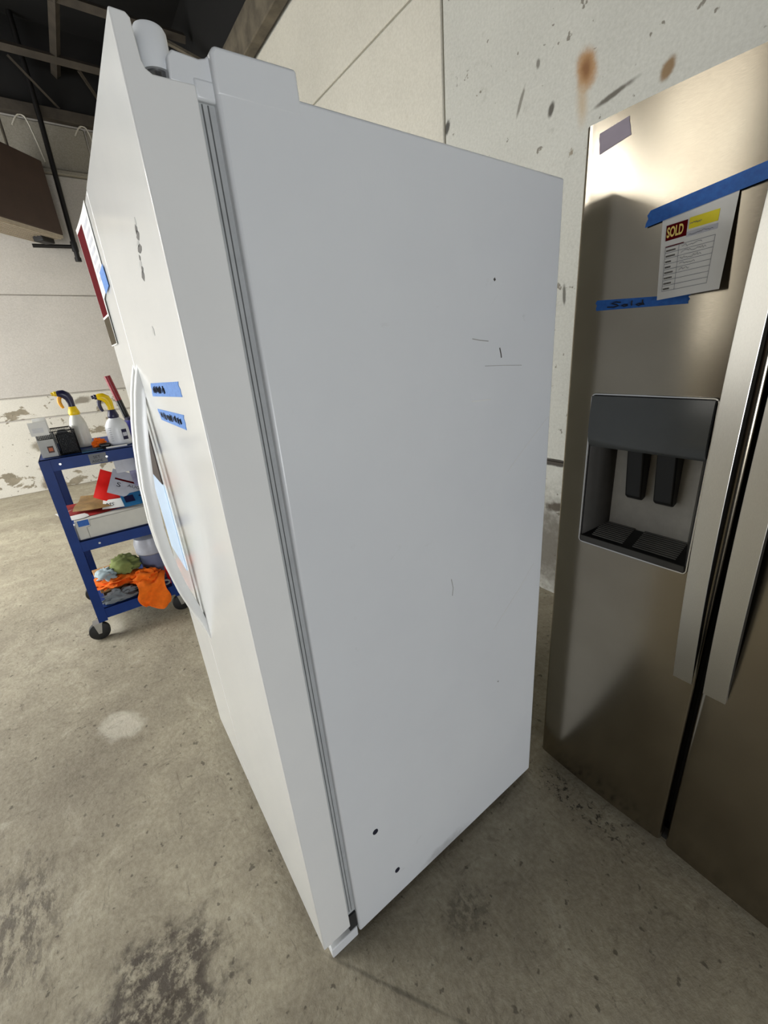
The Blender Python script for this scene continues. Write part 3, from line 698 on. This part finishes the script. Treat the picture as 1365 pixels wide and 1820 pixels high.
# --- top shelf
M['cloudy'] = simple('cloudy_white_plastic', (222, 222, 212), .35, var=.04, Transmission_Weight=.15)
M['white_plastic'] = simple('white_plastic', (222, 224, 226), .35, var=.03)
M['navy'] = simple('navy_plastic', (30, 28, 62), .35)
M['ylw'] = simple('yellow_plastic', (238, 200, 14), .35)
M['amber'] = simple('amber_plastic', (232, 160, 22), .35)
M['black_pl'] = simple('black_plastic', (16, 16, 18), .35)
def spray(loc, rz, prof, sx, sy, mats, label, tilt=0):
    root = empty('spray_bottle', loc, rz); mbody, mcol, mhead, mnoz, mtrig = mats
    MB().lathe(prof, (0, 0, 0), 28, sx, sy).build('bottle', mbody, root, smooth=50)
    zt_ = prof[-1][1]
    MB().lathe([(.023, -.006), (.026, .0), (.0255, .010), (.020, .026), (.017, .038)], (0, 0, zt_), 24).build('collar', mcol, root, smooth=40)
    z = zt_+.036
    # neck and head leaning toward -Y (the nozzle side)
    MB().tube([(0, 0, z-.004), (0, 0, z+.02), (0, -.002, z+.042), (0, -.010, z+.060), (0, -.024, z+.070), (0, -.040, z+.072), (0, -.048, z+.072)], [.0155, .0155, .0185, .0215, .0205, .0165, .0125], 16).build('head', mhead, root, smooth=60)
    MB().tube([(0, -.046, z+.072), (0, -.058, z+.073), (0, -.060, z+.073), (0, -.070, z+.072)], [.0125, .0125, .009, .0085], 12).build('nozzle', mnoz, root, smooth=40)
    MB().tube([(0, -.034, z+.062), (0, -.044, z+.046), (0, -.047, z+.028), (0, -.043, z+.010), (0, -.038, z-.002)], [.008, .0095, .009, .008, .006], 8).build('trigger', mtrig, root, smooth=60)
    tag(root, label, 'spray bottle', 'spray bottles on the cart'); return root
p1 = [(.036, 0), (.040, .004), (.041, .02), (.040, .10), (.038, .125), (.031, .150), (.023, .168), (.018, .178)]
spray((-2.28, -.150, 1.0415), .05, p1, 1.05, 1.0, (M['cloudy'], M['ylw'], M['navy'], M['ylw'], M['amber']), 'cloudy spray bottle with navy head and yellow collar on the cart')
p2 = [(.040, 0), (.045, .005), (.0465, .02), (.0465, .085), (.044, .108), (.034, .130), (.023, .143), (.018, .150)]
b2 = spray((-2.13, .012, 1.0415), 0, p2, 1.0, 1.15, (M['white_plastic'], M['navy'], M['ylw'], M['navy'], M['navy']), 'white spray bottle with yellow head and navy trigger on the cart')
mb = MB()
for k in range(7): mb.tube([(.0468*math.cos(a), .0468*1.15*math.sin(a), .03+k*.011) for a in (-.9, -.75, -.62)], .0008, 4)
mb.build('volume_marks', M['print_line'], b2)
MB().grid(lambda u, v: (.0472*math.cos(.25+u*.5), .0472*1.15*math.sin(.25+u*.5), .03+v*.055), 6, 4, .0004).build('label', M['navy'], b2)
MB().grid(lambda u, v: (.0476*math.cos(.30+u*.4), .0476*1.15*math.sin(.30+u*.4), .048+v*.02), 6, 2, .0004).build('label_print', M['print_grey'], b2)
# wire mesh desk tray with paper in it
bk = empty('mesh_basket', (-2.19, -.262, 1.042), .10)
mb = MB(); X0, X1, Y0, Y1, H0, H1 = -.06, .12, -.072, .078, 0, .118
def wgrid(a, b, c_, n, m, r=.0011):
    a, b, c_ = Vector(a), Vector(b), Vector(c_); 
    for i in range(n+1): mb.tube([a+b*(i/n), a+b*(i/n)+c_], r, 4, cap=False)
    for j in range(m+1): mb.tube([a+c_*(j/m), a+c_*(j/m)+b], r, 4, cap=False)
wgrid((X0, Y0, 0), (X1-X0, 0, 0), (0, 0, H1), 26, 16); wgrid((X0, Y1, 0), (X1-X0, 0, 0), (0, 0, H1), 26, 16)
wgrid((X0, Y0, 0), (0, Y1-Y0, 0), (0, 0, H1), 22, 16); wgrid((X1, Y0, 0), (0, Y1-Y0, 0), (0, 0, H1*.92), 22, 16)
wgrid((X0, Y0, 0), (X1-X0, 0, 0), (0, Y1-Y0, 0), 20, 18)
tag(mb.build('wire_mesh', M['black_pl'], bk), kind='stuff')
MB().tube([(X0, Y0, H1), (X1, Y0, H1), (X1, Y1, H1), (X0, Y1, H1), (X0, Y0, H1)], .0035, 6).build('rim', M['black_pl'], bk)
MB().tube([(X1, Y0+.062, 0), (X1, Y0+.062, H1)], .003, 6).build('divider_post', M['black_pl'], bk)
MB().box(X0, X1, Y0+.060, Y0+.063, .002, H1-.004).build('divider', simple('smoked_plastic', (26, 27, 28), .3), bk)
tag(bk, 'black wire mesh desk basket on the corner of the cart', 'basket')
def sheet(name, loc, rz, w, h, tilt, bend, mat, label, cat='paper', lines=None):
    root = empty(name, loc, rz)
    f = lambda u, v, q=0: ((v*h)*math.sin(tilt)+bend*math.sin(math.pi*u)*v+q, (u-.5)*w, v*h*math.cos(tilt))
    MB().grid(f, 8, 6, .0004).build('sheet', mat, root, smooth=60)
    if lines:
        mb = MB()
        for k in range(lines): mb.grid(lambda u, v, k=k: f(.15+u*.6, .25+k*.09+v*.03, .0008), 2, 1, .0002)
        mb.build('print_lines', M['print_grey'], root)
    tag(root, label, cat); return root
sheet('folded_note', (-2.063, -.306, 1.150), .1, .070, .066, .12, .004, M['paper'], 'white folded note sticking up at the front of the mesh basket', lines=4)
sheet('folded_note', (-2.090, -.292, 1.10), .35, .056, .132, -.05, .008, M['paper'], 'taller white folded note behind the first in the mesh basket')
bkl = empty('booklet', (-2.063, -.297, 1.043), .1)
MB().box(-.003, .003, -.032, .032, 0, .085).build('cover', simple('clear_grey_cover', (176, 176, 172), .5), bkl)
MB().box(.003, .0036, -.002, .022, .02, .052).build('printed_box', simple('brown_print', (80, 52, 40), .6), bkl)
MB().box(.0036, .0042, .002, .018, .028, .044).build('printed_mark', simple('orange_print', (190, 100, 60), .6), bkl)
tag(bkl, 'grey booklet with a brown printed square inside the mesh basket', 'booklet')
bx = empty('smoked_holder', (-2.10, -.217, 1.046), .1)
MB().box(-.01, .012, -.036, .040, 0, .098).build('body', simple('smoky_plastic', (34, 36, 38), .25), bx, bevel=.003)
MB().prism([(-.030, .098), (-.02, .118), (.008, .118), (.02, .098)], 0, -.004, .006).build('clip', M['black_pl'], bx)
tag(bx, 'smoky black holder in the right half of the mesh basket', 'holder')
def lump(name, loc, size, seed, mat, label, cat, fold=.35, freq=2.2, flat=.25, rz=0, res=40, group=None):
    """crumpled cloth: squashed ball with ridged folds"""
    mb = MB(); r = Vector((seed*3.1, seed*1.7, seed*.9)); nu, nv = res, res//2
    vs = []; 
    for j in range(nv+1):
        th = math.pi*j/nv
        for i in range(nu):
            ph = 2*math.pi*i/nu; d = Vector((math.sin(th)*math.cos(ph), math.sin(th)*math.sin(ph), math.cos(th)))
            q = d*freq*.62+r; w = Vector((noise.noise(q*.7), noise.noise(q*.7+Vector((5, 1, 2))), noise.noise(q*.7+Vector((1, 9, 4)))))*1.1
            n1 = 1-abs(noise.noise(q+w)*2); n2 = 1-abs(noise.noise((q+w)*2.3)*2)
            k = 1+fold*(n1-.55)+fold*.16*(n2-.55)
            p = Vector((d.x*size[0], d.y*size[1], d.z*size[2]))*k
            p.z = max(p.z, -size[2]*flat*(1+.1*noise.noise(q*2)))
            vs.append(p+Vector((0, 0, size[2]*flat*1.1)))
    fs = [(j*nu+i, j*nu+(i+1) % nu, (j+1)*nu+(i+1) % nu, (j+1)*nu+i) for j in range(nv) for i in range(nu)]
    o = mb.add(vs, fs).build(name, mat, smooth=80); o.location = loc; o.rotation_euler.z = rz
    me = o.data; bm = bmesh.new(); bm.from_mesh(me); bmesh.ops.remove_doubles(bm, verts=bm.verts[:], dist=1e-5); bmesh.ops.recalc_face_normals(bm, faces=bm.faces[:]); bm.to_mesh(me); bm.free()
    tag(o, label, cat, group); return o
def cloth_mat(name, rgb, var=.12):
    t = NT(name); n = t.noise(40, 4); c = lin(*rgb)
    t.bump(t.noise(500, 2), .3, .001)
    return t.set(t.ramp(n, [(.3, tuple(x*(1-var) for x in c[:3])+(1,)), (.7, tuple(min(1, x*(1+var)) for x in c[:3])+(1,))]), .9)
M['orange'] = cloth_mat('orange_microfibre', (240, 112, 8)); M['green'] = cloth_mat('olive_cloth', (122, 132, 74)); M['bluegrey'] = cloth_mat('pale_blue_grey_cloth', (158, 174, 178)); M['grey_cl'] = cloth_mat('grey_cloth', (122, 128, 132)); M['redcl'] = simple('red_print_plastic', (186, 20, 22), .4)
lump('orange_rag', (-2.16, -.085, 1.042), (.035, .030, .030), 2, M['orange'], 'crumpled orange rag between the two spray bottles', 'rag', .7, 2.6, .4)
bp_ = empty('pouch', (-2.12, -.070, 1.042)); MB().box(-.02, .02, -.02, .03, 0, .022).build('body', M['black_pl'], bp_, bevel=.006); tag(bp_, 'small black pouch by the orange rag on the cart', 'pouch')
tp = empty('teal_pad', (-2.06, -.12, 1.0415)); MB().box(-.06, .03, -.05, .04, 0, .004).build('pad', simple('teal_cloth', (52, 98, 132), .8), tp, bevel=.001); tag(tp, 'flat teal cloth pad lying at the front of the cart top', 'cloth')
mk = empty('marker_pen', (-2.045, -.02, 1.047)); MB().tube([(0, -.045, 0), (0, .05, 0)], .0045, 8).build('barrel', M['paper'], mk, smooth=40); MB().tube([(0, -.085, 0), (0, -.045, 0)], .005, 8).build('cap', M['black_pl'], mk, smooth=40); tag(mk, 'white marker pen with black cap lying on the cart edge', 'pen')
br = empty('brush_handle', (-2.33, .105, 1.042)); MB().tube([(0, 0, 0), (0, -.035, .22)], .016, 12).build('lower_grip', M['black_pl'], br, smooth=40); MB().tube([(0, -.035, .22), (0, -.056, .355)], .016, 12).build('upper_grip', simple('dark_red_plastic', (138, 18, 34), .4), br, smooth=40); MB().lathe([(.03, 0), (.03, .012)], (0, 0, 0), 16).build('base', M['black_pl'], br); tag(br, 'upright stick with dark red top and black shaft behind the bottles', 'stick')
jr = empty('blue_tub', (-2.20, .105, 1.042)); MB().lathe([(.045, 0), (.048, .01), (.048, .115), (.040, .12)], (0, 0, 0), 24).build('tub', simple('violet_blue_plastic', (62, 64, 140), .35), jr, smooth=40); MB().lathe([(.043, .118), (.043, .132)], (0, 0, 0), 24).build('lid', M['navy'], jr, smooth=40); tag(jr, 'violet blue tub half hidden behind the white spray bottle', 'tub')

# --- middle shelf
M['carton'] = simple('grey_white_carton', (205, 203, 194), .7, var=.03); M['carton_edge'] = simple('carton_fold', (150, 148, 140), .8)
ct = empty('carton', (-2.035, -.300, .596))
MB().box(-.34, 0, .0, .36, 0, .105).build('body', M['carton'], ct, bevel=.003)
MB().prism([(0, .105), (.36, .105), (.36, .155), (.085, .118)], 0, -.33, -.326).build('rear_flap', M['carton'], ct)
mb = MB()
for q in ([(.045, .0), (.045, .062), (.062, .066), (.066, .098), (.36, .104)],):
    mb.tube([(.001, a, b) for a, b in q], .0014, 5)
mb.build('cut_line', M['carton_edge'], ct)
MB().grid(lambda u, v: (-.06-.10*v, .17+.10*u, .1065), 2, 2, .0008).build('blue_sticker', M['tape2'], ct)
MB().grid(lambda u, v: (.0012, .012+.048*u, .072+.032*v), 2, 2, .0008).build('blue_sticker', M['tape2'], ct)
tag(ct, 'grey white carton with blue stickers on the middle shelf of the cart', 'carton')
cc = empty('plastic_cup', (-2.055, -.318, .596)); MB().lathe([(.016, 0), (.019, .06), (.020, .085), (.018, .085)], (0, 0, 0), 18).build('cup', simple('clear_white_plastic', (210, 210, 214), .2), cc, smooth=40); tag(cc, 'small white plastic cup beside the carton on the middle shelf', 'cup')
def flyer(loc, rz, w, h, tilt, mat, label, bits=(), bend=.02, roll=0):
    root = empty('flyer', loc, rz); root.rotation_euler = (roll, 0, rz)
    f = lambda u, v, q=0: (-(v*h)*math.cos(tilt)+bend*math.sin(math.pi*u)+q*math.sin(tilt), (u-.5)*w, v*h*math.sin(tilt)+q*math.cos(tilt)+bend*.3*math.sin(math.pi*v*2))
    MB().grid(f, 8, 8, .0005).build('sheet', mat, root, smooth=60)
    for nm, m_, u0, u1, v0, v1 in bits:
        MB().grid(lambda u, v: f(u0+u*(u1-u0), v0+v*(v1-v0), .0009), 6, 6, .0003).build(nm, m_, root, smooth=60)
    tag(root, label, 'flyer', 'flyers heaped on the middle shelf'); return root, f
M['red_print'] = simple('bright_red_print', (232, 26, 14), .5, var=.06); M['brown_paper'] = simple('brown_flyer_print', (150, 118, 70), .6, var=.3, scale=20); M['blue_print'] = simple('blue_flyer_print', (40, 110, 160), .5, var=.25, scale=14); M['dkred'] = simple('dark_red_flyer_print', (148, 30, 28), .55, var=.35, scale=18)
zc = .702
flyer((-2.10, -.19, zc+.002), .15, .24, .24, .10, M['dkred'], 'dark red printed flyer lying on the carton')
flyer((-2.12, -.20, zc+.026), -.25, .20, .20, .16, M['brown_paper'], 'brown printed flyer under the signs on the carton')
flyer((-2.08, -.262, zc+.003), .4, .10, .18, .06, M['paper'], 'white paper corner hanging off the carton end')
r1, f1 = flyer((-2.16, -.118, zc+.040), -.1, .16, .17, 1.05, M['red_print'], 'bright red sign with yellow corner standing on the carton', [('yellow_patch', M['yellow'], .58, .98, .45, .9)], .03, roll=-.45)
r2_, f2 = flyer((-2.115, -.035, zc+.050), -.05, .20, .15, .95, M['print_grey'], 'grey white price sign with a 5 leaning on the red one', [('maroon_bar', M['maroon'], .1, .9, .62, .70)], .015, roll=-.5)
mb = MB(); text_mesh(mb, '5', .075, lambda x, y: Vector(f2(.68+x/.20, .68+y/.17*.6, .0012))); text_mesh(mb, 'S', .05, lambda x, y: Vector(f2(.16+x/.20, .30+y/.17, .0012))); text_mesh(mb, 'AUG', .030, lambda x, y: Vector(f2(.42+x/.20, .40+y/.17, .0012))); mb.build('lettering', M['ink'], r2_)
r3_, f3 = flyer((-2.085, -.115, zc+.014), -.35, .11, .06, .7, M['paper'], 'small white card with black letters before the red sign', (), .004)
mb = MB(); text_mesh(mb, 'MS', .034, lambda x, y: Vector(f3(.15+x/.11, .25+y/.06, .0012))); mb.build('lettering', M['ink'], r3_)
r4_, f4 = flyer((-2.06, .020, zc+.012), .1, .17, .085, .75, M['blue_print'], 'blue printed flyer at the right of the middle shelf', [('dark_mark', M['navy'], .08, .35, .3, .85), ('dark_stripe', M['navy'], .5, .95, .6, .72)], .006)
r5_, f5 = flyer((-2.06, -.005, .905), 0, .095, .075, 1.5, M['print_grey'], 'pale tag hanging below the top shelf lip', (), .004)
flyer((-2.14, .065, zc+.10), .2, .10, .13, 1.2, simple('violet_white_print', (150, 146, 176), .6, var=.3, scale=25), 'violet printed sign at the far right of the middle shelf', (), .01)
# --- bottom shelf
cdb = empty('cardboard_tray', (-2.115, -.300, .187), .08)
MB().box(-.30, .0, .0, .22, .045, .085).build('body', simple('brown_cardboard', (172, 128, 78), .8, var=.08), cdb, bevel=.002)
MB().box(.0, .002, .01, .21, .060, .063).build('seam', simple('dark_seam', (84, 58, 34), .8), cdb)
MB().box(-.30, -.02, .01, .21, 0, .045).build('base', simple('dark_cardboard', (96, 76, 52), .8), cdb)
tag(cdb, 'flat brown cardboard box under the orange cloths on the bottom shelf', 'box')
lump('grey_rag', (-2.068, -.215, .186), (.036, .080, .038), 5, M['grey_cl'], 'crumpled grey rag at the front of the bottom shelf', 'rag', .75, 2.4, .5)
lump('orange_rag', (-2.15, -.215, .272), (.095, .11, .022), 9, M['orange'], 'long orange rag spread over the cardboard box', 'rag', .7, 2.6, .4)
lump('orange_rag', (-2.085, -.070, .245), (.050, .070, .040), 12, M['orange'], 'bunched orange rag at the middle of the bottom shelf', 'rag', .7, 2.4, .5)
lump('blue_grey_rag', (-2.15, -.250, .296), (.06, .050, .038), 17, M['bluegrey'], 'pale blue grey rag on top of the orange cloth', 'rag', .6, 2.2, .5)
lump('olive_rag', (-2.19, -.150, .302), (.075, .070, .055), 21, M['green'], 'olive green rag on top of the cloth heap', 'rag', .55, 2.2, .5)
# orange cloth folded over the shelf lip
def drape(u, v):
    y = -.135+.155*u+.012*math.sin(v*6+u*2); s = v*.235
    if s < .07: x = -2.085+s*1.0; z = .262+.012*math.sin(u*9)-.25*s*s/.07
    else:
        k = s-.07; x = -2.012+.016*math.sin(u*7+k*20)*min(1, k/.04)+.010; z = .245-k*(1.0-.22*abs(u-.62)**1.5*2.2)
    x += .008*noise.noise(Vector((u*4, v*4, 2)))+.010*(1-abs(noise.noise(Vector((u*3.1+3, v*2.1, 7)))*2))
    shrink = 1-.45*max(0, v-.6)**1.2*1.6
    y = -.055+(y+.055)*shrink
    return (x, y, z)
o = MB().grid(drape, 26, 26, .006).build('orange_rag', M['orange'], smooth=80); tag(o, 'bright orange cloth hanging over the bottom shelf edge', 'rag')
jg = empty('grey_bucket', (-2.20, .005, .187)); MB().lathe([(.055, 0), (.062, .01), (.075, .14), (.075, .18)], (0, 0, 0), 24).build('bucket', simple('blue_grey_plastic', (104, 112, 140), .4), jg, smooth=40)
MB().lathe([(.066, .0), (.083, .015), (.085, .075), (.075, .11), (.05, .125)], (0, 0, .175), 24).build('lid', simple('pale_grey_lid', (178, 180, 188), .35), jg, smooth=40); tag(jg, 'grey lidded plastic tub behind the rags on the bottom shelf', 'tub')
wb2 = empty('white_carton', (-2.36, .035, .187), .1); MB().box(-.05, .05, -.06, .04, 0, .20).build('body', M['paper'], wb2, bevel=.003); tag(wb2, 'white carton at the right end of the bottom shelf', 'carton')
rc = empty('red_can', (-2.066, .057, .187)); MB().lathe([(.022, 0), (.024, .004), (.024, .11), (.018, .118)], (0, 0, 0), 20).build('can', M['redcl'], rc, smooth=40); MB().lathe([(.015, .118), (.015, .14)], (0, 0, 0), 16).build('cap', M['paper'], rc, smooth=40); tag(rc, 'red can beside the grey tub on the bottom shelf', 'can')
tl_ = empty('tape_roll', (-2.05, .018, .187)); MB().tube([(0, .022*math.cos(a*math.pi/8), .018+.012*math.sin(a*math.pi/8)*1.2) for a in range(17)], .007, 6).build('roll', simple('grey_roll', (150, 150, 150), .5), tl_, smooth=60); tag(tl_, 'small grey roll lying at the front of the bottom shelf', 'roll')
